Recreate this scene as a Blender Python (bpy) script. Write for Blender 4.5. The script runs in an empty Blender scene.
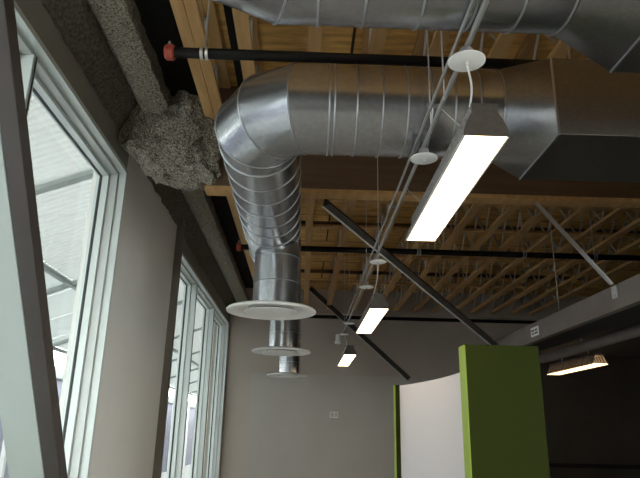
import bpy, bmesh, math, random
from mathutils import Vector, Matrix, noise
random.seed(4); noise.seed_set(7)
S = bpy.context.scene
COL = S.collection
V = Vector
# ------------------------------------------------------------------ camera
cam_d = bpy.data.cameras.new('camera'); cam = bpy.data.objects.new('camera', cam_d); COL.objects.link(cam)
cam_d.sensor_fit = 'HORIZONTAL'; cam_d.sensor_width = 36.0; cam_d.lens = 36.0*600/640
cam_d.clip_start = 0.02; cam_d.clip_end = 200
R = Matrix(((0.9993382533601095, -0.028579624881504152, -0.02250023139432214),
            (-0.030146390058058904, -0.3046372047972268, -0.9519912649913338),
            (0.02035314564466383, 0.9520395887225305, -0.3052971846699574)))
cam.matrix_world = Matrix.Translation((0, 0, 1.6)) @ R.to_4x4()
S.camera = cam
# ------------------------------------------------------------------ world, sun, exposure
W = bpy.data.worlds.new('sky'); S.world = W; W.use_nodes = True
bg = W.node_tree.nodes['Background']; bg.inputs[0].default_value = (1.0, 0.985, 0.95, 1); bg.inputs[1].default_value = 8.0
sd = bpy.data.lights.new('sun', 'SUN'); sd.energy = 1.2; sd.angle = math.radians(20); sd.color = (1, .97, .93)
sun = bpy.data.objects.new('sun', sd); COL.objects.link(sun); sun.rotation_euler = (math.radians(12), math.radians(-25), 0)
S.view_settings.view_transform = 'Standard'; S.view_settings.look = 'None'
S.view_settings.gamma = 1.0; S.view_settings.use_curve_mapping = False
S.view_settings.exposure = 0.55
def portal(name, y0, y1, z0, z1, back=False):
    ld = bpy.data.lights.new(name, 'AREA'); ld.shape = 'RECTANGLE'; ld.size = y1-y0; ld.size_y = z1-z0
    ld.energy = 1
    try: ld.cycles.is_portal = True
    except Exception: pass
    o = bpy.data.objects.new(name, ld); COL.objects.link(o)
    if back == 2: o.matrix_world = Matrix.Translation((5.19, (y0+y1)/2, (z0+z1)/2)) @ Matrix(((0, 0, 1), (-1, 0, 0), (0, -1, 0))).to_4x4()
    elif back: o.matrix_world = Matrix.Translation(((y0+y1)/2, -4.19, (z0+z1)/2)) @ Matrix(((1, 0, 0), (0, 0, -1), (0, 1, 0))).to_4x4()
    else: o.matrix_world = Matrix.Translation((-1.84, (y0+y1)/2, (z0+z1)/2)) @ Matrix(((0, 0, -1), (1, 0, 0), (0, -1, 0))).to_4x4()

# ------------------------------------------------------------------ materials
def mat(name, col, rough=.6, metal=0., emit=None, estr=0., spec=None):
    m = bpy.data.materials.new(name); m.use_nodes = True
    b = m.node_tree.nodes['Principled BSDF']
    b.inputs['Base Color'].default_value = (*col, 1); b.inputs['Roughness'].default_value = rough
    b.inputs['Metallic'].default_value = metal
    if spec is not None: b.inputs['Specular IOR Level'].default_value = spec
    if emit: b.inputs['Emission Color'].default_value = (*emit, 1); b.inputs['Emission Strength'].default_value = estr
    return m
def nodes(m): return m.node_tree.nodes, m.node_tree.links, m.node_tree.nodes['Principled BSDF']
def noisy(m, c1, c2, scale=5., detail=6., stretch=(1, 1, 1), bump=0., bscale=None, lo=.3, hi=.7):
    n, l, b = nodes(m)
    tc = n.new('ShaderNodeTexCoord'); mp = n.new('ShaderNodeMapping'); mp.inputs['Scale'].default_value = stretch
    l.new(tc.outputs['Object'], mp.inputs[0])
    t = n.new('ShaderNodeTexNoise'); t.inputs['Scale'].default_value = scale; t.inputs['Detail'].default_value = detail
    l.new(mp.outputs[0], t.inputs['Vector'])
    r = n.new('ShaderNodeValToRGB'); r.color_ramp.elements[0].color = (*c1, 1); r.color_ramp.elements[1].color = (*c2, 1)
    r.color_ramp.elements[0].position = lo; r.color_ramp.elements[1].position = hi
    l.new(t.outputs['Fac'], r.inputs[0]); l.new(r.outputs[0], b.inputs['Base Color'])
    if bump:
        t2 = n.new('ShaderNodeTexNoise'); t2.inputs['Scale'].default_value = bscale or scale*3; t2.inputs['Detail'].default_value = 4
        l.new(mp.outputs[0], t2.inputs['Vector'])
        bp = n.new('ShaderNodeBump'); bp.inputs['Strength'].default_value = bump; bp.inputs['Distance'].default_value = .02
        l.new(t2.outputs['Fac'], bp.inputs['Height']); l.new(bp.outputs[0], b.inputs['Normal'])
    return m
def galv(name, base, rough):
    m = mat(name, base, rough, .92); n, l, b = nodes(m)
    tc = n.new('ShaderNodeTexCoord')
    v = n.new('ShaderNodeTexVoronoi'); v.inputs['Scale'].default_value = 70; l.new(tc.outputs['Object'], v.inputs['Vector'])
    t = n.new('ShaderNodeTexNoise'); t.inputs['Scale'].default_value = 6; l.new(tc.outputs['Object'], t.inputs['Vector'])
    mx = n.new('ShaderNodeMix'); mx.data_type = 'FLOAT'; mx.inputs[0].default_value = .45
    sp = n.new('ShaderNodeSeparateColor'); l.new(v.outputs['Color'], sp.inputs[0])
    l.new(sp.outputs[0], mx.inputs[2]); l.new(t.outputs['Fac'], mx.inputs[3])
    r = n.new('ShaderNodeValToRGB')
    r.color_ramp.elements[0].color = (*[c*.86 for c in base], 1); r.color_ramp.elements[1].color = (*[min(1, c*1.14) for c in base], 1)
    l.new(mx.outputs[0], r.inputs[0]); l.new(r.outputs[0], b.inputs['Base Color'])
    mr = n.new('ShaderNodeMapRange'); mr.inputs[3].default_value = rough-.01; mr.inputs[4].default_value = rough+.03
    l.new(mx.outputs[0], mr.inputs[0]); l.new(mr.outputs[0], b.inputs['Roughness'])
    return m
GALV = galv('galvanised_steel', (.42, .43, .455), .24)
GALV_SHADE = galv('galvanised_steel_shaded', (.19, .18, .17), .42)  # same galvanised steel, darkened for the dim room the ducts reflect
SEAM = mat('seam_steel', (.42, .43, .45), .35, .9)
WALL = noisy(mat('painted_plaster', (.42, .41, .385), .85), (.27, .255, .225), (.30, .285, .255), 3, bump=.05, bscale=60)  # darker than the pier plaster: weaker light on the wall head is in the colour
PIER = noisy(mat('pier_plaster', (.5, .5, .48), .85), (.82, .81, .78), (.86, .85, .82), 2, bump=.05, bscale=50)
CASE = mat('brown_grey_casing', (.20, .18, .155), .7)
FARW = noisy(mat('far_wall_paint', (.4, .37, .34), .9), (.50, .435, .375), (.55, .48, .42), 1.2)
FURR = noisy(mat('grey_wall_panel', (.34, .33, .32), .9), (.50, .465, .43), (.54, .505, .47), 1.5)
DARKW = mat('dark_wall', (.10, .085, .07), .9)
FLOOR = noisy(mat('concrete_floor', (.25, .24, .22), .5), (.38, .36, .33), (.46, .44, .41), 2)
FOAM = noisy(mat('sprayed_fireproofing', (.3, .28, .24), 1.), (.06, .054, .042), (.42, .385, .31), 70, 8, bump=1., bscale=55, lo=.32, hi=.62)
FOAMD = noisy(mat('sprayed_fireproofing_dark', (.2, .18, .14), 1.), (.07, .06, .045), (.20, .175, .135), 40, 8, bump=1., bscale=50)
FRAME = mat('window_aluminium', (.55, .58, .57), .42, .2)
FRAMEL = mat('window_aluminium_light', (.66, .72, .71), .4, .15)
GASK = mat('rubber_gasket', (.03, .035, .035), .6)
WOOD = noisy(mat('joist_timber', (.6, .4, .2), .7), (.44, .245, .085), (.60, .37, .155), 3, 8, (6, .6, 6), bump=.1, bscale=30)
GLUL = noisy(mat('glulam_timber', (.25, .15, .09), .6), (.10, .055, .03), (.15, .085, .048), 2, 8, (.5, 6, 9), bump=.1, bscale=20)
BLACKP = mat('black_iron_pipe', (.010, .009, .009), .6, .0, spec=.2)
RED = mat('red_end_cap', (.42, .06, .035), .4)
STEELD = noisy(mat('dark_steel_angle', (.07, .06, .055), .5, .4), (.06, .052, .045), (.10, .085, .075), 8)
STEELL = mat('bright_steel', (.62, .62, .62), .35, .7)
COND = mat('conduit_steel', (.40, .39, .38), .45, .6)
WHITE = mat('white_enamel', (.88, .88, .87), .4)
LIP = mat('edge_highlight', (.75, .74, .72), .5)  # painted highlight for the light caught on the brace lip
GREYP = mat('grey_plate', (.55, .54, .53), .5)
HOUS = noisy(mat('lamp_housing_metal', (.3, .27, .25), .5, .4), (.09, .075, .068), (.12, .10, .09), 60)
PERF = noisy(mat('perforated_lamp_side', (.5, .49, .47), .5, .3), (.16, .145, .135), (.36, .34, .32), 90, 2, lo=.42, hi=.58)
LENS = mat('lamp_diffuser', (.9, .85, .8), .5, emit=(1, .74, .45), estr=5)
LENSW = mat('warm_lamp_diffuser', (.9, .8, .6), .5, emit=(1, .66, .34), estr=2.2)
GREEN = mat('lime_green_shaded', (.028, .037, .004), .65, spec=.1)  # fin face turned from the windows: its shade is in this green
GREENL = mat('lime_green_lit', (.33, .45, .045), .5)  # same lime, with window light put into the paler colour
WPAN = mat('white_laminate', (.90, .87, .91), .45)
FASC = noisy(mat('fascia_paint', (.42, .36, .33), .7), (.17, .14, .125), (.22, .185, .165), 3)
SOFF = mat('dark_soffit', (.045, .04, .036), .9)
CHAN = noisy(mat('brace_shaded_side', (.12, .10, .095), .5), (.045, .037, .034), (.07, .058, .053), 2)  # room side of the post, shade put into the colour
CHANL = mat('brace_lit_side', (.46, .52, .50), .5)  # same post, window light put into the colour
INK = mat('label_ink', (.05, .05, .07), .6)
RAIL = mat('dark_rail', (.03, .022, .018), .6)
EXTG = mat('exterior_concrete', (.55, .55, .55), .9)
POSTM = mat('canopy_steel', (.33, .37, .36), .5)
BLUISH = noisy(mat('lilac_screen', (.5, .52, .75), .6), (.27, .27, .38), (.42, .42, .54), 4, 3, (1, 6, .15))
def deck_mat():
    m = mat('plywood_deck', (.6, .4, .2), .8); n, l, b = nodes(m)
    tc = n.new('ShaderNodeTexCoord'); br = n.new('ShaderNodeTexBrick')
    br.inputs['Scale'].default_value = 1.0; br.inputs['Mortar Size'].default_value = .012; br.inputs['Brick Width'].default_value = 2.44
    br.inputs['Row Height'].default_value = 1.22; br.inputs['Mortar'].default_value = (.06, .03, .012, 1)
    br.inputs['Color1'].default_value = (.80, .46, .13, 1); br.inputs['Color2'].default_value = (.90, .55, .18, 1)
    l.new(tc.outputs['Object'], br.inputs['Vector'])
    mp = n.new('ShaderNodeMapping'); mp.inputs['Scale'].default_value = (1, 6, 1); l.new(tc.outputs['Object'], mp.inputs[0])
    t = n.new('ShaderNodeTexNoise'); t.inputs['Scale'].default_value = 3; t.inputs['Detail'].default_value = 8; l.new(mp.outputs[0], t.inputs['Vector'])
    r = n.new('ShaderNodeValToRGB'); r.color_ramp.elements[0].position = .3; r.color_ramp.elements[0].color = (.5, .45, .38, 1); r.color_ramp.elements[1].position = .7; r.color_ramp.elements[1].color = (1, 1, 1, 1)
    l.new(t.outputs['Fac'], r.inputs[0])
    mx = n.new('ShaderNodeMix'); mx.data_type = 'RGBA'; mx.blend_type = 'MULTIPLY'; mx.inputs[0].default_value = 1
    l.new(br.outputs['Color'], mx.inputs[6]); l.new(r.outputs[0], mx.inputs[7]); l.new(mx.outputs[2], b.inputs['Base Color'])
    return m
DECK = deck_mat()
def glass_mat():
    m = bpy.data.materials.new('window_glass'); m.use_nodes = True; n = m.node_tree.nodes; l = m.node_tree.links
    n.remove(n['Principled BSDF']); out = n['Material Output']
    t = n.new('ShaderNodeBsdfTransparent'); t.inputs[0].default_value = (.93, .97, .96, 1)
    g = n.new('ShaderNodeBsdfGlossy'); g.inputs['Roughness'].default_value = .03
    mx = n.new('ShaderNodeMixShader'); mx.inputs[0].default_value = .06
    l.new(t.outputs[0], mx.inputs[1]); l.new(g.outputs[0], mx.inputs[2]); l.new(mx.outputs[0], out.inputs[0]); return m
GLASS = glass_mat()
def trans_mat(name, col, tr):
    m = bpy.data.materials.new(name); m.use_nodes = True; n = m.node_tree.nodes; l = m.node_tree.links
    n.remove(n['Principled BSDF']); out = n['Material Output']
    d = n.new('ShaderNodeBsdfDiffuse'); d.inputs[0].default_value = (*col, 1)
    t = n.new('ShaderNodeBsdfTranslucent'); t.inputs[0].default_value = (*col, 1)
    mx = n.new('ShaderNodeMixShader'); mx.inputs[0].default_value = tr
    l.new(d.outputs[0], mx.inputs[1]); l.new(t.outputs[0], mx.inputs[2]); l.new(mx.outputs[0], out.inputs[0]); return m
CORR = trans_mat('corrugated_fibreglass', (.50, .515, .515), .10)
SMOO = trans_mat('smooth_fibreglass', (.60, .62, .62), .32)

# ------------------------------------------------------------------ mesh helpers (all shapes in world metres)
class MB:
    def __init__(s): s.bm = bmesh.new()
    def face(s, vs):
        try: return s.bm.faces.new(vs)
        except ValueError: return None
    def box(s, x0, x1, y0, y1, z0, z1, bev=0.):
        r = bmesh.ops.create_cube(s.bm, size=1)
        for v in r['verts']: v.co = V((x0+(v.co.x+.5)*(x1-x0), y0+(v.co.y+.5)*(y1-y0), z0+(v.co.z+.5)*(z1-z0)))
        if bev:
            es = set(e for v in r['verts'] for e in v.link_edges)
            bmesh.ops.bevel(s.bm, geom=list(es), offset=bev, segments=2, affect='EDGES', profile=.5)
        return s
    def prism(s, prof, p, q, up=V((0, 0, 1))):
        """profile (a,b) swept from p to q; a along side, b along up"""
        p = V(p); q = V(q); d = (q-p).normalized(); sd = d.cross(V(up)).normalized(); u = sd.cross(d)
        A = [s.bm.verts.new(p+sd*a+u*b) for a, b in prof]; B = [s.bm.verts.new(q+sd*a+u*b) for a, b in prof]
        n = len(prof)
        for i in range(n): s.face((A[i], A[(i+1) % n], B[(i+1) % n], B[i]))
        s.face(A[::-1]); s.face(B); return s
    def bar(s, p, q, w, h, up=V((0, 0, 1))):
        return s.prism([(-w/2, -h/2), (w/2, -h/2), (w/2, h/2), (-w/2, h/2)], p, q, up)
    def loft(s, rings, caps=True, closed=True):
        L = [[s.bm.verts.new(c) for c in r] for r in rings]; n = len(rings[0])
        for a, b in zip(L, L[1:]):
            for i in range(n if closed else n-1): s.face((a[i], a[(i+1) % n], b[(i+1) % n], b[i]))
        if caps: s.face(L[0][::-1]); s.face(L[-1])
        return s
    def tube(s, pts, r, seg=12, closed=False, caps=True):
        pts = [V(p) for p in pts]; n = len(pts); rings = []; prev = None
        for i, p in enumerate(pts):
            if closed: t = pts[(i+1) % n]-pts[i-1]
            else: t = pts[min(i+1, n-1)]-pts[max(i-1, 0)]
            t.normalize()
            if prev is None:
                a = t.cross(V((0, 0, 1)))
                if a.length < .05: a = t.cross(V((1, 0, 0)))
            else: a = prev-t*prev.dot(t)
            a.normalize(); prev = a; b = t.cross(a)
            rings.append([p+(a*math.cos(2*math.pi*k/seg)+b*math.sin(2*math.pi*k/seg))*r for k in range(seg)])
        if closed: rings.append(rings[0])
        return s.loft(rings, caps and not closed)
    def lathe(s, prof, c, axis='Z', seg=40):
        """prof: (radius, height) closed loop"""
        c = V(c); rings = []
        for k in range(seg+1):
            a = 2*math.pi*k/seg; row = []
            for r, h in prof:
                if axis == 'Z': row.append(c+V((r*math.cos(a), r*math.sin(a), h)))
                elif axis == 'X': row.append(c+V((h, r*math.cos(a), r*math.sin(a))))
                else: row.append(c+V((r*math.cos(a), h, r*math.sin(a))))
            rings.append(row)
        s.loft(rings, False); bmesh.ops.remove_doubles(s.bm, verts=s.bm.verts, dist=1e-5); return s
    def done(s, name, m, parent=None, smooth=False, ang=38, kind=None, label=None, cat=None, group=None, bev=0., origin=None):
        bm = s.bm; bmesh.ops.recalc_face_normals(bm, faces=bm.faces)
        if bev: bmesh.ops.bevel(bm, geom=[e for e in bm.edges if e.is_manifold and e.calc_face_angle(0) > .7], offset=bev, segments=2, affect='EDGES', profile=.5)
        if parent is not None: off = V(parent['_o'])
        elif origin is not None: off = V(origin)
        else:
            xs = [v.co for v in bm.verts]
            off = V(((min(c.x for c in xs)+max(c.x for c in xs))/2, (min(c.y for c in xs)+max(c.y for c in xs))/2, min(c.z for c in xs)))
        bmesh.ops.translate(bm, verts=bm.verts, vec=-off)
        me = bpy.data.meshes.new(name); bm.to_mesh(me); bm.free(); me.materials.append(m)
        if smooth:
            me.shade_smooth() if hasattr(me, 'shade_smooth') else None
            try: me.set_sharp_from_angle(angle=math.radians(ang))
            except Exception: pass
        o = bpy.data.objects.new(name, me); COL.objects.link(o)
        if parent is not None: o.parent = parent; o['_o'] = tuple(off)
        else: o.location = off; o['_o'] = tuple(off)
        if kind: o['kind'] = kind
        if label: o['label'] = label
        if cat: o['category'] = cat
        if group: o['group'] = group
        return o
def thing(name, label, cat, loc, group=None, kind=None):
    o = bpy.data.objects.new(name, None); o.empty_display_size = .1; COL.objects.link(o); o.location = loc; o['_o'] = tuple(loc)
    o['label'] = label; o['category'] = cat
    if group: o['group'] = group
    if kind: o['kind'] = kind
    return o
def dup(root, delta, label=None, group=None):
    def cp(o, par):
        c = o.copy(); COL.objects.link(c); c.parent = par
        for ch in o.children: cp(ch, c)
        return c
    c = cp(root, None); c.location = root.location + V(delta)
    if label: c['label'] = label
    if group: c['group'] = group
    return c
def rough(bm, amp, freq, seed=0):
    for v in bm.verts:
        d = noise.noise_vector(v.co*freq+V((seed, 0, 0)))+noise.noise_vector(v.co*freq*2.7)*.5
        v.co += d*amp

ZW = 3.70          # window head
ZJ = 4.05          # underside of the joists
ZD = 4.50          # underside of the deck
# ------------------------------------------------------------------ the room
MB().box(-1.85, 9.2, -4.2, 12.8, -.15, 0).done('floor', FLOOR, kind='structure')
MB().box(2.0, 9.0, 1.2, 12.5, 0, .012).done('floor_bounce_cut', mat('dark_bounce_cut', (.03, .026, .022), .95), kind='structure')  # added, out of view: dark sheet that cuts floor bounce at right
MB().box(-1.95, 9.2, -4.2, 12.8, ZD, ZD+.04).done('ceiling', DECK, kind='structure', origin=(-.9, .61, ZD))
b = MB(); X0, X1 = -1.86, -1.576
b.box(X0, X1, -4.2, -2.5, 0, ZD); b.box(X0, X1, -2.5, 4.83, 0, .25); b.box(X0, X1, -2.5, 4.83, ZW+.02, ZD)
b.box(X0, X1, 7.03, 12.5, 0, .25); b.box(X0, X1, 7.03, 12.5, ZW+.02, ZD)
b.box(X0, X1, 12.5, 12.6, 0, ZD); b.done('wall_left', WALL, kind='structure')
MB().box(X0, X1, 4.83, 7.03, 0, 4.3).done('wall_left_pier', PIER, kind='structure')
MB().box(X1, X1+.075, 6.94, 7.03, 0, 4.12, .003).done('trim_1', CASE, kind='structure')
MB().box(-1.95, 9.2, 12.6, 12.8, 0, ZD).done('wall_far', FARW, kind='structure')
MB().box(9.0, 9.2, 1.0, 12.6, 0, ZD).done('wall_right', DARKW, kind='structure')
b = MB(); b.box(5.0, 5.2, -4.0, -3.8, 0, ZD); b.box(5.0, 5.2, .9, 1.2, 0, ZD); b.box(5.2, 9.0, 1.0, 1.2, 0, ZD)
b.box(5.0, 5.2, -3.8, .9, 0, .3); b.box(5.0, 5.2, -3.8, .9, 2.9, ZD); b.done('wall_window_fill', WALL, kind='structure')  # unseen wall, brought close to hold the added fill window
wf = MB()
for a in (-3.8, -2.25, -.68, .84): wf.box(5.05, 5.15, a, a+.06, .3, 2.9)
wf.box(5.05, 5.15, -3.8, .9, .3, .36); wf.box(5.05, 5.15, -3.8, .9, 2.84, 2.9)
wf = wf.done('window_4', mat('window_fill_frame', (.7, .7, .7), .5), kind='structure')  # added out-of-view window, fills the room and left pier with light
MB().box(5.097, 5.103, -3.74, .84, .36, 2.84).done('pane', glass_mat(), wf)
MB().box(-1.576, -.885, -3.9, 12.5, ZD-.03, ZD-.002).done('ceiling_edge', mat('black_ceiling_strip', (.012, .011, .010), .95), kind='structure')  # black strip just below the deck on the window side
MB().box(-.64, -.50, .9, 4.65, ZD-.03, ZD-.002).done('ceiling_edge_strip', mat('black_ceiling_strip', (.012, .011, .010), .95), kind='structure')  # second black strip below the deck, near bay only
b = MB(); b.box(-1.86, -1.2, -4.2, -4.0, 0, ZD); b.box(4.8, 5.2, -4.2, -4.0, 0, ZD); b.box(-1.2, 4.8, -4.2, -4.0, 0, ZD)
b.done('wall_back', WALL, kind='structure')
MB().box(-1.03, 3.3, 12.5, 12.6, 0, 2.70).done('wall_far_panel', FURR, kind='structure')
MB().box(3.3, 9.0, 12.5, 12.6, 0, 3.25).done('wall_far_panel', noisy(mat('wall_panel_shaded', (.15, .13, .11), .9), (.10, .082, .066), (.13, .108, .088), 1.5), kind='structure')  # right part of the panel, shade under the soffit painted in
MB().box(3.3, 9.0, 12.45, 12.5, 1.02, 1.10).done('trim_2', RAIL, kind='structure')
MB().box(-1.0, 9.0, 12.52, 12.6, 3.97, 4.045).done('trim_3', FARW, kind='structure')
# dropped soffit to the right with its pale fascia
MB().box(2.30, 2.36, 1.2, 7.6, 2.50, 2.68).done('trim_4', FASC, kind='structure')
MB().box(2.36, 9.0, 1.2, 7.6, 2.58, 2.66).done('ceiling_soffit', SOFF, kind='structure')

# windows ----------------------------------------------------------
def ring(y0, y1, z0, z1, xa, xb, w, wb=None):
    b = MB(); wb = wb or w
    b.box(xa, xb, y0, y1, z1-w, z1); b.box(xa, xb, y0, y1, z0, z0+wb)
    b.box(xa, xb, y0, y0+w, z0+wb, z1-w); b.box(xa, xb, y1-w, y1, z0+wb, z1-w); return b
def window(n, y0, y1, mulls, z0=.25, z1=ZW+.02):
    f = ring(y0, y1, z0, z1, -1.80, -1.565, .035).done('window_%d' % n, FRAMEL, kind='structure', origin=(-1.7, y0, z0))
    ring(y0+.035, y1-.035, z0+.035, z1-.035, -1.80, -1.625, .03).done('window_frame', FRAME, f)
    ys = [y0+.065]+[m for m in mulls]+[y1-.065]
    for m in mulls:
        MB().box(-1.80, -1.61, m-.028, m+.028, z0+.065, z1-.065, .004).done('mullion', FRAMEL, f)
        MB().box(-1.79, -1.604, m-.004, m+.004, z0+.066, z1-.066).done('mullion_gasket', GASK, f)
    for a, c in zip(ys, ys[1:]):
        a2 = a+(.028 if a != ys[0] else 0); c2 = c-(.028 if c != ys[-1] else 0)
        s = ring(a2, c2, z0+.065, z1-.065, -1.79, -1.70, .006).done('gasket', GASK, f)
        sa = ring(a2+.006, c2-.006, z0+.071, z1-.071, -1.785, -1.69, .026).done('sash', FRAMEL, f)
        ring(a2+.032, c2-.032, z0+.097, z1-.097, -1.765, -1.742, .004).done('glazing_bead', GASK, sa)
        MB().box(-1.755, -1.749, a2+.032, c2-.032, z0+.097, z1-.097).done('pane', GLASS, sa)
    return f
window(1, -2.5, 4.83, [-.75, 1.15, 3.07])
window(2, 7.03, 12.5, [8.80, 10.65])
portal('window_fill_portal', -3.8, .9, .3, 2.9, 2)  # portal of the added fill window
portal('daylight_portal', -2.5, 4.83, .25, 3.7); portal('daylight_portal_far', 7.03, 12.5, .25, 3.7)

# fireproofed steel over the windows ---------------------------------
FT = thing('fireproofed_beam', 'rough grey sprayed fireproofing over the edge beam running above the windows', 'fireproofing', (-1.3, 5.7, 4.04))
def foam_bar(prof, y0, y1, name, m, label, amp, step=.045, seed=0):
    # resample profile finely
    P = []
    n = len(prof)
    for i in range(n):
        a = V((*prof[i], 0)); c = V((*prof[(i+1) % n], 0)); k = max(1, int((c-a).length/.045))
        for j in range(k): q = a.lerp(c, j/k); P.append((q.x, q.y))
    rings = []; k = int((y1-y0)/step)
    for i in range(k+1): rings.append([V((x, y0+(y1-y0)*i/k, z)) for x, z in P])
    b = MB(); b.loft(rings); rough(b.bm, amp, 9, seed)
    return b.done(name, m, FT, smooth=True, label=label)
foam_bar([(-1.42, 4.14), (-1.36, 4.07), (-1.22, 4.05), (-1.16, 4.09), (-1.17, 4.20), (-1.24, 4.24), (-1.26, 4.46), (-1.42, 4.46)], -1.0, 12.5,
         'fireproofed_steel_beam', FOAM, 'long grey steel edge beam coated in rough sprayed fireproofing above the windows', .014)
foam_bar([(-1.57, 3.93), (-1.53, 3.98), (-1.41, 4.14), (-1.40, 4.46), (-1.57, 4.46)], -1.0, 12.5,
         'sprayed_fireproofing', FOAMD, 'dark brown rough sprayed coating on the wall head between windows and edge beam', .016, seed=3)
# lump where the big timber beam bears on the steel
b = MB(); bmesh.ops.create_icosphere(b.bm, subdivisions=6, radius=1)
for v in b.bm.verts:
    p = v.co.copy(); q = V([math.copysign(abs(c)**.7, c) for c in p])
    v.co = V((-1.17+q.x*.42, 4.62+q.y*.22-.05*q.z, 3.92+q.z*(.34 if q.z < 0 else .36)-.10*q.x))
rough(b.bm, .10, 3.3, 5); rough(b.bm, .018, 11, 2); rough(b.bm, .012, 30, 1)
b.done('fireproofing_lump', FOAM, FT, smooth=True, label='lumpy fireproofing where the timber beam meets the pier')

# big glulam beam -----------------------------------------------------
g = thing('glulam_beam', 'deep dark brown glulam beam crossing the ceiling behind the ducts', 'beam', (3.9, 4.725, 3.5))
MB().box(-.90, 9.0, 4.66, 4.79, 3.535, 4.49, .004).done('beam_body', GLUL, g)
MB().box(-.86, 9.0, 4.655, 4.80, 3.50, 3.535, .002).done('nailer_board', WOOD, g, label='pale timber nailer board along the underside')

# joists ----------------------------------------------------------------
def joist(x, y0, y1, label, group, double=False):
    t = thing('roof_joist', label, 'roof joist', (x, (y0+y1)/2, ZJ), group)
    w_ = .039 if double else .047
    for dx in ((-.041, .041) if double else (0,)):
        MB().box(x+dx-w_, x+dx+w_, y0, y1, ZJ, ZJ+.038, .002).done('bottom_chord', WOOD, t)
        MB().box(x+dx-.039, x+dx+.039, y0, y1, ZD-.038, ZD-.001, .002).done('top_chord', WOOD, t)
    n = int((y1-y0)/.62); st = (y1-y0-.1)/n
    up = MB().tube([(x, y0+.05, ZJ+.038), (x, y0+.05+st/2, ZD-.038)], .011, 8).done('web_strut', STEELL, t, smooth=True)
    dn = MB().tube([(x, y0+.05+st/2, ZD-.038), (x, y0+.05+st, ZJ+.038)], .011, 8).done('web_strut', STEELL, t, smooth=True)
    for i in range(1, n):
        for s in (up, dn):
            c = s.copy(); COL.objects.link(c); c.parent = t; c.location = (0, st*i, 0)
    return t
ordn = ['first', 'second', 'third', 'fourth', 'fifth', 'sixth', 'seventh', 'eighth', 'ninth', 'tenth', 'eleventh', 'twelfth', 'thirteenth', 'fourteenth', 'fifteenth']
xs1 = [-.45, .02, .43, .84, 1.26, 1.67, 2.08, 2.5]
joist(-.785, .9, 4.655, 'doubled pale timber joist above the red-capped sprinkler pipe end in the near bay', 'near bay roof joists', True)
for i, x in enumerate(xs1):
    joist(x, .9, 4.655, 'single timber roof joist in the near bay, %s to the right of the doubled joist' % ordn[i], 'near bay roof joists')
xs2 = [.03, .50, 1.03, 1.508, 1.92, 2.335, 2.74, 3.15, 3.565, 3.98, 4.40, 4.81]
joist(-.85, 4.80, 12.5, 'timber roof joist left of the round duct in the far bay', 'far bay roof joists')
for i, x in enumerate(xs2):
    joist(x, 4.80, 12.5, 'open-web timber joist behind the glulam beam, %s to the right of the round duct' % ordn[i], 'far bay roof joists')
for i, (y, w) in enumerate(((6.35, 'nearest the glulam beam'), (7.3, 'second behind the glulam beam'), (8.6, 'third behind the glulam beam'), (10.3, 'nearest the far wall'))):
    MB().box(-.9, 5.2, y-.045, y+.045, ZJ+.04, ZJ+.075, .002).done('bridging_board', WOOD, label='thin timber bridging board lying across the joists, '+w, cat='board', group='bridging boards across the far joists')
for i, (y, w) in enumerate(((5.7, 'nearest the glulam beam'), (6.9, 'second behind the glulam beam'), (8.1, 'third behind the glulam beam'), (9.4, 'fourth behind the glulam beam'), (10.8, 'nearest the far wall'))):
    MB().box(-.9, 5.2, y-.02, y+.02, ZD-.10, ZD-.04, .002).done('blocking_board', GLUL, label='dark blocking board up against the deck, '+w, cat='board', group='blocking under the far deck')

# ------------------------------------------------------------------ ducts
K = .91
def kp(x, y, z): return V((x*K, y*K, 1.6+(z-1.6)*K))
RD = .262*K
def sections(pts, r, seg=48):
    pts = [V(p) for p in pts]; out = []
    for i, p in enumerate(pts):
        if i == 0: d = n = (pts[1]-p).normalized()
        elif i == len(pts)-1: d = n = (p-pts[i-1]).normalized()
        else:
            d = (p-pts[i-1]).normalized(); n = (d+(pts[i+1]-p).normalized()).normalized()
        a = d.cross(V((0, 0, 1))).normalized(); u = a.cross(d); ringp = []
        for k in range(seg):
            o = (a*math.cos(2*math.pi*k/seg)+u*math.sin(2*math.pi*k/seg))*r
            t = -o.dot(n)/d.dot(n); ringp.append(p+o+d*t)
        out.append(ringp)
    return out
def bend(c, R_, a0, a1, n, z):
    """circumscribed polyline round centre c"""
    st = (a1-a0)/n; Rr = R_/math.cos(st/2)
    return [V((c[0]+Rr*math.cos(a0+st*(i+.5)), c[1]+Rr*math.sin(a0+st*(i+.5)), z)) for i in range(n)]
def circ(c, r, axis, seg=48):
    c = V(c); o = []
    for k in range(seg):
        a = 2*math.pi*k/seg
        o.append(c+(V((0, math.cos(a)*r, math.sin(a)*r)) if axis == 'X' else V((math.cos(a)*r, 0, math.sin(a)*r)) if axis == 'Y' else V((math.cos(a)*r, math.sin(a)*r, 0))))
    return o
def seam(pts, parent, r=.0045): return MB().tube(pts, r, 6, closed=True).done('seam_ring', SEAM, parent, smooth=True)
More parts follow.
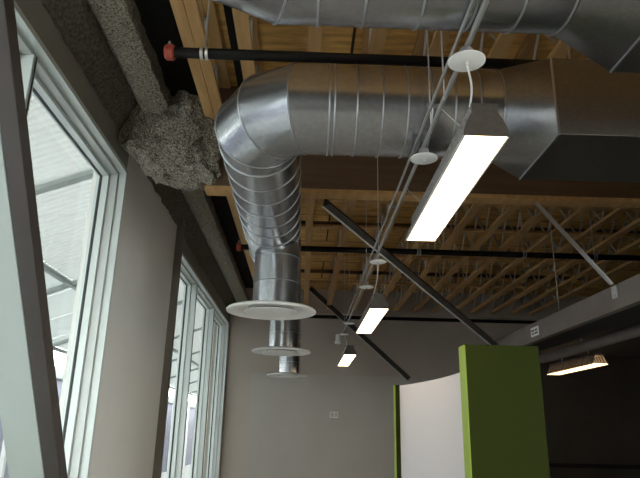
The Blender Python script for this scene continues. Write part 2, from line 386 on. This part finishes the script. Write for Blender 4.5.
def transition(xc, yc, zc, r, x2, y0, y1, z0, z1, parent):
    n = 48; b = MB(); q = n//4
    P = [b.bm.verts.new((xc, yc+math.cos(2*math.pi*k/n)*r, zc+math.sin(2*math.pi*k/n)*r)) for k in range(n)]
    C = [b.bm.verts.new((x2, yy, zz)) for yy, zz in ((y1, z1), (y0, z1), (y0, z0), (y1, z0))]
    for j in range(4):
        for k in range(q): b.face((P[j*q+k], P[(j*q+k+1) % n], C[j]))
        b.face((P[j*q], C[j], C[j-1]))
    b.done('square_to_round_transition', galv('transition_steel', (.27, .27, .27), .33), parent, smooth=True)
    MB().box(x2, 8.95, y0, y1, z0, z1, .002).done('rectangular_duct', GALV_SHADE, parent)
    for x in (x2, x2+1.25, x2+2.5, x2+3.75):
        MB().tube([V((x, y0, z0)), V((x, y1, z0)), V((x, y1, z1)), V((x, y0, z1))], .007, 6, closed=True).done('flange', SEAM, parent)
ZA = 1.6+1.8*K; CX = -.32*K; Y1 = 3.13*K; RB = .36*K
duct = thing('air_duct', 'galvanised round air duct with elbow running back over the white diffusers', 'duct', (CX, Y1, ZA))
c = (CX+RB, Y1+RB)
el = bend(c, RB, -math.pi/2, -math.pi, 3, ZA)
xE = 1.075*K; yEnd = 12.1*K
sec = sections([(c[0]+.02, Y1, ZA)]+el+[(CX, Y1+RB+.03, ZA)], RD)
MB().loft(sec, False).done('elbow', GALV, duct, smooth=True, ang=14)
for s in sec[1:-1]: seam(s, duct)
MB().loft([circ((x, Y1, ZA), RD, 'X') for x in (c[0]+.02, xE)], False).done('round_duct', GALV, duct, smooth=True)
for x in (.105, .135, .258, .40, .54, .67, .80, .94, 1.07): seam(circ((x*K, Y1, ZA), RD+.001, 'X'), duct)
MB().loft([circ((CX, y, ZA), RD, 'Y') for y in (Y1+RB+.03, yEnd)]).done('round_duct', GALV, duct, smooth=True)
y = Y1+RB+.03; seam(circ((CX, y, ZA), RD+.002, 'Y'), duct, .007)
yy = 3.78*K
while yy < yEnd:
    seam(circ((CX, yy, ZA), RD+.001, 'Y'), duct, .0045); yy += .235 if yy < 4.7 else .5
transition(xE, Y1, ZA, RD, 1.30*K, 2.77*K, 3.36*K, 1.6+1.5*K, 1.6+1.96*K, duct)
diffs = [(5.375, 'nearest and largest looking'), (8.30, 'middle'), (12.0, 'farthest and smallest looking')]
RN = .205*K
for i, (yd, w) in enumerate(diffs):
    p = kp(-.30, yd, 2.62); cc = p+V((.03, 0, 0))
    zt = ZA-RD*.55
    MB().loft([circ((cc.x, cc.y, z), RN, 'Z', 40) for z in (p.z+.047, zt)], False).done('branch_collar', GALV, duct, smooth=True)
    seam(circ((cc.x, cc.y, ZA-RD-.02), RN+.002, 'Z', 40), duct); seam(circ((cc.x, cc.y, (ZA-RD+p.z)/2), RN+.001, 'Z', 40), duct, .003)
    if i == 0:
        df = thing('air_diffuser', 'round white ceiling air diffuser, the nearest and largest looking of three under the duct', 'air diffuser', p, 'round diffusers under the duct')
        q = .405*K
        MB().lathe([(RN+.004, .035), (q*.62, .045), (q*.97, .02), (q, .008), (q*.99, -.004), (q*.93, -.006), (q*.80, .004), (q*.74, .022), (q*.70, .036), (RN+.004, .030)], p, seg=56).done('outer_ring', WHITE, df, smooth=True)
        MB().lathe([(.0001, -.014), (q*.54, -.014), (q*.60, -.009), (q*.61, -.003), (q*.56, .002), (.0001, .008)], p, seg=56).done('centre_plate', WHITE, df, smooth=True)
        MB().lathe([(q*.50, .012), (q*.52, .012), (q*.52, .034), (q*.50, .034)], p, seg=40).done('inner_cone', GREYP, df, smooth=True)
        df0 = df; p0 = p
    else:
        dup(df0, p-p0, 'round white ceiling air diffuser, the %s of three under the duct' % w)
d2 = thing('air_duct', 'galvanised round air duct crossing the very top of the photo, nearest the camera', 'duct', (0, 1.93*K, ZA))
Y2 = 1.93*K; c = (-.02*K, Y2-RB)
el = bend(c, RB, math.pi/2, math.pi, 3, ZA)
sec = sections([(c[0]+.04, Y2, ZA)]+el+[(c[0]-RB, Y2-RB-.03, ZA)], RD)
MB().loft(sec, False).done('elbow', GALV, d2, smooth=True, ang=14)
for s in sec[1:-1]: seam(s, d2)
MB().loft([circ((x, Y2, ZA), RD, 'X') for x in (c[0]+.04, 1.0*K)], False).done('round_duct', GALV, d2, smooth=True)
for x in (.02, .20, .42, .62, .80, .99): seam(circ((x*K, Y2, ZA), RD+.001, 'X'), d2)
MB().loft([circ((c[0]-RB, y, ZA), RD, 'Y') for y in (Y2-RB-.03, -3.9)]).done('round_duct', GALV, d2, smooth=True)
transition(1.0*K, Y2, ZA, RD, 1.29*K, 1.62*K, 2.204*K, 1.6+1.5*K, 1.6+1.96*K, d2)

# ------------------------------------------------------------------ sprinkler pipes
def pipe(y, z, x0, x1, r, label, clamps, red=True):
    t = thing('sprinkler_pipe', label, 'pipe', ((x0+x1)/2, y, z-r), 'black sprinkler pipes')
    MB().tube([(x0+.04, y, z), (x1, y, z)], r, 16).done('pipe', BLACKP, t, smooth=True)
    if red:
        ec = MB().lathe([(0.0001, 0), (r*1.15, 0), (r*1.5, .012), (r*1.5, .045), (r*1.2, .055), (.0001, .055)], (x0, y, z), 'X', 20).done('end_cap', RED, t, smooth=True, label='red end cap')
        MB().tube([(x0+.02, y, z+r), (x0+.02, y, z+r*2.3)], r*.25, 8).done('cap_screw', STEELL, ec)
    for cx in clamps:
        for dx in (-.014, .014):
            cl = MB().lathe([(r*1.02, -.008), (r*1.22, -.008), (r*1.22, .008), (r*1.02, .008)], (cx+dx, y, z), 'X', 20).done('clamp', STEELL, t, smooth=True, label='bright steel clamp band')
        MB().tube([(cx, y, z+r*1.2), (cx, y, ZJ if False else ZD-.04)], .006, 8).done('hanger_rod', STEELL, cl)
    return t
pipe(2.90, 3.60, -.82, 8.9, .030, 'black sprinkler pipe with red end cap running just above the nearer ducts', [-.60, 1.47, 3.5])
pipe(6.62, 3.60, -.80, 8.9, .033, 'black sprinkler pipe with small red end behind the glulam beam', [-.60, 1.30, 2.53, 3.36])
MB().tube([(.0, 12.38, 3.87), (8.9, 12.38, 3.87)], .035, 14).done('pipe', BLACKP, smooth=True, label='black pipe along the top of the far wall', cat='pipe', group='black sprinkler pipes')

# ------------------------------------------------------------------ angle iron braces
def brace(p, q, w, label, thin=False):
    t = thing('steel_brace', label, 'brace', q, 'diagonal steel braces')
    p = V(p); q = V(q); d = (q-p).normalized()
    th = w*.12
    prof = [(-w/2, -w/2), (w/2, -w/2), (w/2, -w/2+th), (-w/2+th, -w/2+th), (-w/2+th, w/2), (-w/2, w/2)]
    MB().prism(prof, p, q).done('angle_bar', STEELD if not thin else STEELL, t)
    if not thin: MB().prism([(-w/2-.012, -w/2-.004), (-w/2+.008, -w/2-.004), (-w/2+.008, -w/2), (-w/2-.012, -w/2)], p, q).done('flange_highlight', LIP, t, label='painted highlight along the lower edge of the angle bar')
    return t
brace((.17, 4.84, 3.50), (2.27, 7.10, 2.66), .085, 'dark angle-iron brace from the beam underside down to behind the green fin')
brace((.10, 12.0, 4.40), (2.10, 12.0, 2.62), .10, 'dark diagonal steel brace in front of the far wall, ending above the white curved panel')
brace((1.94, 4.72, 3.50), (2.285, 4.30, 2.69), .028, 'thin bright steel brace from the beam down to the pale fascia at right', True)
# fixings on the fascia
t = thing('brace_bracket', 'small steel bracket fixing the thin brace to the pale fascia', 'bracket', (2.29, 4.28, 2.58))
pl = MB().box(2.285, 2.299, 4.24, 4.32, 2.58, 2.67, .003).done('plate', GREYP, t)
for z in (2.60, 2.65): MB().lathe([(.0001, 0), (.008, 0), (.008, .008), (.0001, .008)], (2.277, 4.28, z), 'X', 10).done('bolt', STEELL, pl)
t = thing('fascia_label', 'small white printed label on the pale fascia, left of the brace bracket', 'label', (2.296, 5.9, 2.55))
sh = MB().box(2.294, 2.2995, 5.80, 6.00, 2.545, 2.635).done('sheet', WHITE, t)
for k, (a, c_) in enumerate(((5.82, 5.90), (5.92, 5.97), (5.83, 5.88), (5.90, 5.98))):
    MB().box(2.2925, 2.2942, a, c_, 2.565+.03*(k//2), 2.58+.03*(k//2)).done('print_mark', INK, sh)
MB().tube([(2.325, 5.35, 2.68), (2.325, 5.35, 4.05)], .005, 8).done('hanger_rod', STEELL, smooth=True, label='thin vertical rod hanging the pale fascia from the ceiling', cat='hanger rod')

# ------------------------------------------------------------------ lighting conduit with canopies and pendants
cz = 2.972
cd = thing('lighting_conduit', 'pair of thin grey conduits running back below the ducts above the pendant lights', 'conduit', (.565, 5, cz))
MB().tube([(.575, .6, cz), (.575, 8.7, cz)], .0105, 12).done('conduit_tube', COND, cd, smooth=True)
MB().tube([(.535, .6, cz+.012), (.535, 7.6, cz+.012)], .007, 10).done('conduit_tube', COND, cd, smooth=True)
for y in (1.15, 2.35, 3.6, 6.4, 7.9):
    MB().box(.518, .592, y-.01, y+.01, cz+.012, cz+.026, .002).done('strap', SEAM, cd)
def canopy(y, x, z, label, rod=None, first=[]):
    if not first:
        t = thing('junction_cover', label, 'junction box cover', (x, y, z), 'round covers along the conduit')
        cp_ = MB().lathe([(.0001, 0), (.062, 0), (.068, .003), (.068, .006), (.062, .010), (.0001, .014)], (x, y, z), seg=32).done('cover_plate', WHITE, t, smooth=True)
        MB().lathe([(.0001, .014), (.026, .014), (.026, .05), (.022, .056), (.0001, .0555)], (x, y, z), seg=20).done('junction_box', COND, t, smooth=True)
        MB().tube([(x, y, z), (x, y, z-.012)], .006, 8).done('cord_grip', GREYP, cp_)
        first.append(t); first.append(V((x, y, z)))
    else: t = dup(first[0], V((x, y, z))-first[1], label)
    if rod:
        MB().tube([(x, rod, z+.05), (x, rod, 4.05)], .0035, 6).done('hanger_wire', GREYP, smooth=True, label='thin wire above the '+label.split('round ')[1].replace(' in front of the main duct', ' under the duct'), cat='hanger wire', group='wires holding up the conduit')
ZC = 2.903
canopy(1.886, .57, ZC-.0, 'round white junction cover at the near end of the nearest pendant light', 2.235)
canopy(2.715, .575, ZC, 'round white junction cover in front of the main duct beside the nearest light', 2.53)
canopy(4.64, .58, ZC, 'round white junction cover above the near end of the middle pendant light', 4.60)
canopy(5.53, .58, ZC, 'round white junction cover beside the middle pendant light', 5.53)
canopy(7.54, .57, ZC, 'small round junction cover nearest before the farthest pendant light', 7.54)
canopy(8.45, .57, ZC, 'small round junction cover just above the white cylinder box', 8.45)
b = MB(); b.lathe([(.0001, 0), (.05, 0), (.055, .006), (.055, .03), (.04, .036), (.04, .13), (.0001, .13)], (.50, 8.62, 2.80), seg=24)
b.done('sensor_box', GREYP, smooth=True, label='grey cylindrical sensor hanging beside the conduit end near the farthest pendant', cat='sensor')

def pendant(x0, x1, y0, y1, z, label):
    xm = (x0+x1)/2; w = (x1-x0)/2; tw = w*.58; h = .145
    t = thing('pendant_light', label, 'pendant light', (xm, (y0+y1)/2, z), 'linear pendant lights')
    def prof(y, s=1.): return [V((xm-w*s, y, z+.004)), V((xm-w*s*.97, y, z+.03)), V((xm-w*s*.80, y, z+.07)), V((xm-tw*s, y, z+.105)), V((xm-tw*s, y, z+h)),
                               V((xm+tw*s, y, z+h)), V((xm+tw*s, y, z+.105)), V((xm+w*s*.80, y, z+.07)), V((xm+w*s*.97, y, z+.03)), V((xm+w*s, y, z+.004))]
    MB().loft([prof(y0+.006), prof(y1-.006)], False, closed=False).done('housing', PERF, t)
    for a in (y0, y1-.006):
        MB().loft([prof(a, 1.01), prof(a+.006, 1.01)]).done('end_cap', HOUS, t)
    MB().box(x0+.005, x1-.005, y0+.008, y1-.008, z+.006, z+.010).done('diffuser', LENS, t)
    for a in (-1, 1): MB().box(xm+a*(w-.003)-.003, xm+a*(w-.003)+.003, y0+.006, y1-.006, z, z+.012).done('trim_edge', GREYP, t)
    return t, xm, z+h, y0
lights = [((.597, .775, 2.07, 3.43, 2.70), 'nearest and largest pendant light with glowing rectangular diffuser', (.57, 1.886)),
          ((.607, .79, 5.52, 7.03, 2.70), 'middle glowing pendant light of the row', (.58, 4.64)),
          ((.61, .80, 9.08, 10.75, 2.70), 'farthest and smallest glowing pendant light of the row', (.57, 8.45))]
for a, lab, (dx, dy) in lights:
    t, xm, zt, y0 = pendant(*a, lab)
    e = V((xm-.05, y0+.03, zt)); s = V((dx, dy, ZC-.013))
    pts = [s.lerp(e, k/8)+V((0, 0, -.0))+V((.012*math.sin(math.pi*k/8), 0, .03*math.sin(math.pi*k/8) if False else 0)) for k in range(9)]
    MB().tube(pts, .0042, 8).done('power_cord', WHITE, t, smooth=True)
    for yy in (y0+.25, a[3]-.2):
        MB().tube([(xm, yy, zt), (.577, yy, cz-.012)], .0014, 6).done('suspension_wire', GREYP, t)

# louvred light under the soffit
t = thing('louvered_light', 'warm glowing louvred strip light hanging under the dark soffit at right', 'pendant light', (3.2, 6.95, 2.30))
MB().box(3.065, 3.225, 6.35, 7.60, 2.335, 2.34).done('diffuser', LENSW, t)
MB().box(3.10, 3.19, 6.37, 7.58, 2.43, 2.46, .004).done('top_plate', HOUS, t)
for k in range(22):
    y = 6.38+k*.056
    for s in (-1, 1): MB().bar((3.145+s*.085, y, 2.34), (3.145+s*.045, y, 2.44), .012, .03, V((0, 1, 0))).done('louvre_fin', HOUS, t)
MB().box(3.072, 3.218, 6.36, 7.59, 2.341, 2.346).done('reflector', LENSW, t)
for y in (6.6, 7.3): MB().tube([(3.145, y, 2.46), (3.145, y, 2.58)], .006, 8).done('stem', GREYP, t)
MB().tube([(2.9, 1.3, 2.49), (2.9, 7.3, 2.49)], .052, 16).done('insulated_pipe', FASC, smooth=True, label='pale insulated pipe running below the dark soffit behind the fascia', cat='pipe')
for i, y in enumerate((2.2, 4.2, 6.2)):
    MB().box(2.885, 2.915, y, y+.03, 2.538, 2.581).done('pipe_hanger', STEELD, label='small hanger holding the insulated pipe under the soffit', cat='hanger', group='insulated pipe hangers')

# ------------------------------------------------------------------ green and white partition
t = thing('partition', 'free standing partition of lime green end fins and a curved white panel', 'partition', (1.25, 5.4, 0))
ef = MB().box(.998, 1.455, 3.70, 3.84, 0, 2.13, .003).done('end_fin', GREEN, t, label='near lime green end fin')
MB().box(.992, .998, 3.70, 3.84, 0, 2.13, .001).done('fin_edge_lit', GREENL, ef, label='lime edge strip of the near fin, painted window-lit')
ef = MB().box(1.075, 1.55, 7.10, 7.24, 0, 2.13, .003).done('end_fin', GREEN, t, label='far lime green end fin')
MB().box(1.069, 1.075, 7.10, 7.24, 0, 2.13, .001).done('fin_edge_lit', GREENL, ef, label='lime edge strip of the far fin, painted window-lit')
ra = []; N = 28
pts = []
for k in range(N+1):
    u = k/N; y = 7.10+(3.84-7.10)*u; x = 1.125+.27*math.sin(math.pi*u)**.8
    pts.append(V((x, y, 0)))
fr = [[p, p+V((.04, 0, 0)), p+V((.04, 0, 2.125)), p+V((0, 0, 2.125))] for p in pts]
MB().loft(fr).done('curved_panel', WPAN, t, smooth=True, label='white curved panel between the fins')
# alarm on the far wall
t = thing('wall_alarm', 'small white wall device alone on the grey far wall', 'alarm', (.63, 12.48, 1.86))
MB().box(.57, .73, 12.472, 12.5, 1.86, 1.98, .006).done('back_plate', WHITE, t)
MB().box(.585, .645, 12.455, 12.472, 1.88, 1.96, .005).done('strobe_lens', GREYP, t)
MB().box(.665, .715, 12.46, 12.472, 1.88, 1.96, .004).done('sounder_grille', GREYP, t)

# ------------------------------------------------------------------ slanted brace close to the camera, inside the near window
A = V((-1.25, 2.128, 3.17)); Bq = V((-1.25, 3.434, 1.339))
d = (A-Bq).normalized(); A2 = Bq+d*4.2
foot = Bq-d*((Bq.z-0)/d.z)
t = thing('slanted_post', 'big blurry slanted post in front of the near window at the left edge', 'post', foot)
nrm = V((1, 0, 0)); side = d.cross(nrm)      # side lies in the wall plane
top = foot+d*((3.85-foot.z)/d.z)
def slab(x0, x1, s0, s1, m, nm, lab):
    b = MB(); rr = []
    for P in (foot, top):
        rr.append([V((x, P.y, P.z))+side*s for x, s in ((x0, s0), (x1, s0), (x1, s1), (x0, s1))])
    for rg, zz in zip(rr, (0.0, 3.85)):
        for k, v in enumerate(rg):
            rg[k] = v+d*((zz-v.z)/d.z)
    b.loft(rr); return b.done(nm, m, t, label=lab, bev=.004)
sg = 1 if side.y < 0 else -1
slab(-1.30, -1.22, 0, .085*sg, CHAN, 'post_body', 'room face of the post, painted dark as shaded')
slab(-1.48, -1.302, 0, .085*sg, CHANL, 'post_lit_side', 'window side of the post, painted pale as lit')

# ------------------------------------------------------------------ outside
MB().box(-40, -1.87, -25, 60, -.4, -.12).done('ground', EXTG, kind='structure')
sl = .38; zA = 4.32
def cz_(x): return zA-sl*(-x-1.6)
MB().box(-1.86, -1.6, 12.8, 50, -.12, 5).done('wall_sky_block', WALL, kind='structure')  # added wall, keeps sky light off the canopy underside
t = thing('porch_canopy', 'white corrugated porch canopy sloping down outside the windows', 'canopy', (-3.3, 6, 3.1))
b = MB(); pitch = .10; n = int(42/pitch*8)
ringA = []; ringB = []
Ys = [-3+42*i/n for i in range(n+1)]
ga = []; gb = []
for y in Ys:
    o = .045*max(0., 1-abs(((y/pitch) % 1)-.5)/.17)
    ga.append(b.bm.verts.new((-1.92, y, cz_(-1.92)+o))); gb.append(b.bm.verts.new((-3.42, y, cz_(-3.42)+o)))
for i in range(n): b.face((ga[i], ga[i+1], gb[i+1], gb[i]))
b.done('corrugated_sheet', CORR, t, smooth=True)
b = MB()
for i in range(35):
    y = -3+i*1.2
    b.prism([(-.592, 0), (.592, 0), (.592, .012), (-.592, .012)], (-3.42, y+.6, cz_(-3.42)), (-4.86, y+.6, cz_(-4.86)))
b.done('smooth_sheet', SMOO, t)
for x, w in ((-3.42, .07), (-4.84, .07)):
    MB().box(x-w/2, x+w/2, -3, 39, cz_(x)-.09, cz_(x)-.03).done('purlin', POSTM, t)
for y in (-.35, 2.65, 5.65, 8.65, 11.65, 14.65, 17.65, 20.65, 23.65, 26.65, 29.65, 32.65, 35.65):
    MB().bar((-1.92, y, cz_(-1.92)-.06), (-4.84, y, cz_(-4.84)-.06), .10, .05).done('rafter', POSTM, t)
    MB().box(-4.84, -4.76, y-.04, y+.04, -.12, cz_(-4.84)-.12).done('canopy_post', WHITE, t)
t = thing('screen_fence', 'pale lilac screen fence with grey top rail seen outside through the windows', 'fence', (-5.6, 15, -.12))
MB().box(-5.62, -5.5, -6, 45, 2.62, 2.86).done('top_rail', POSTM, t)
MB().box(-5.60, -5.56, -6, 45, -.12, 2.62).done('screen_panel', BLUISH, t)
for k in range(17): MB().box(-5.56, -5.48, -6+3*k, -5.9+3*k, -.12, 2.62).done('fence_post', WHITE, t)
for o in bpy.data.objects:
    if '_o' in o: del o['_o']
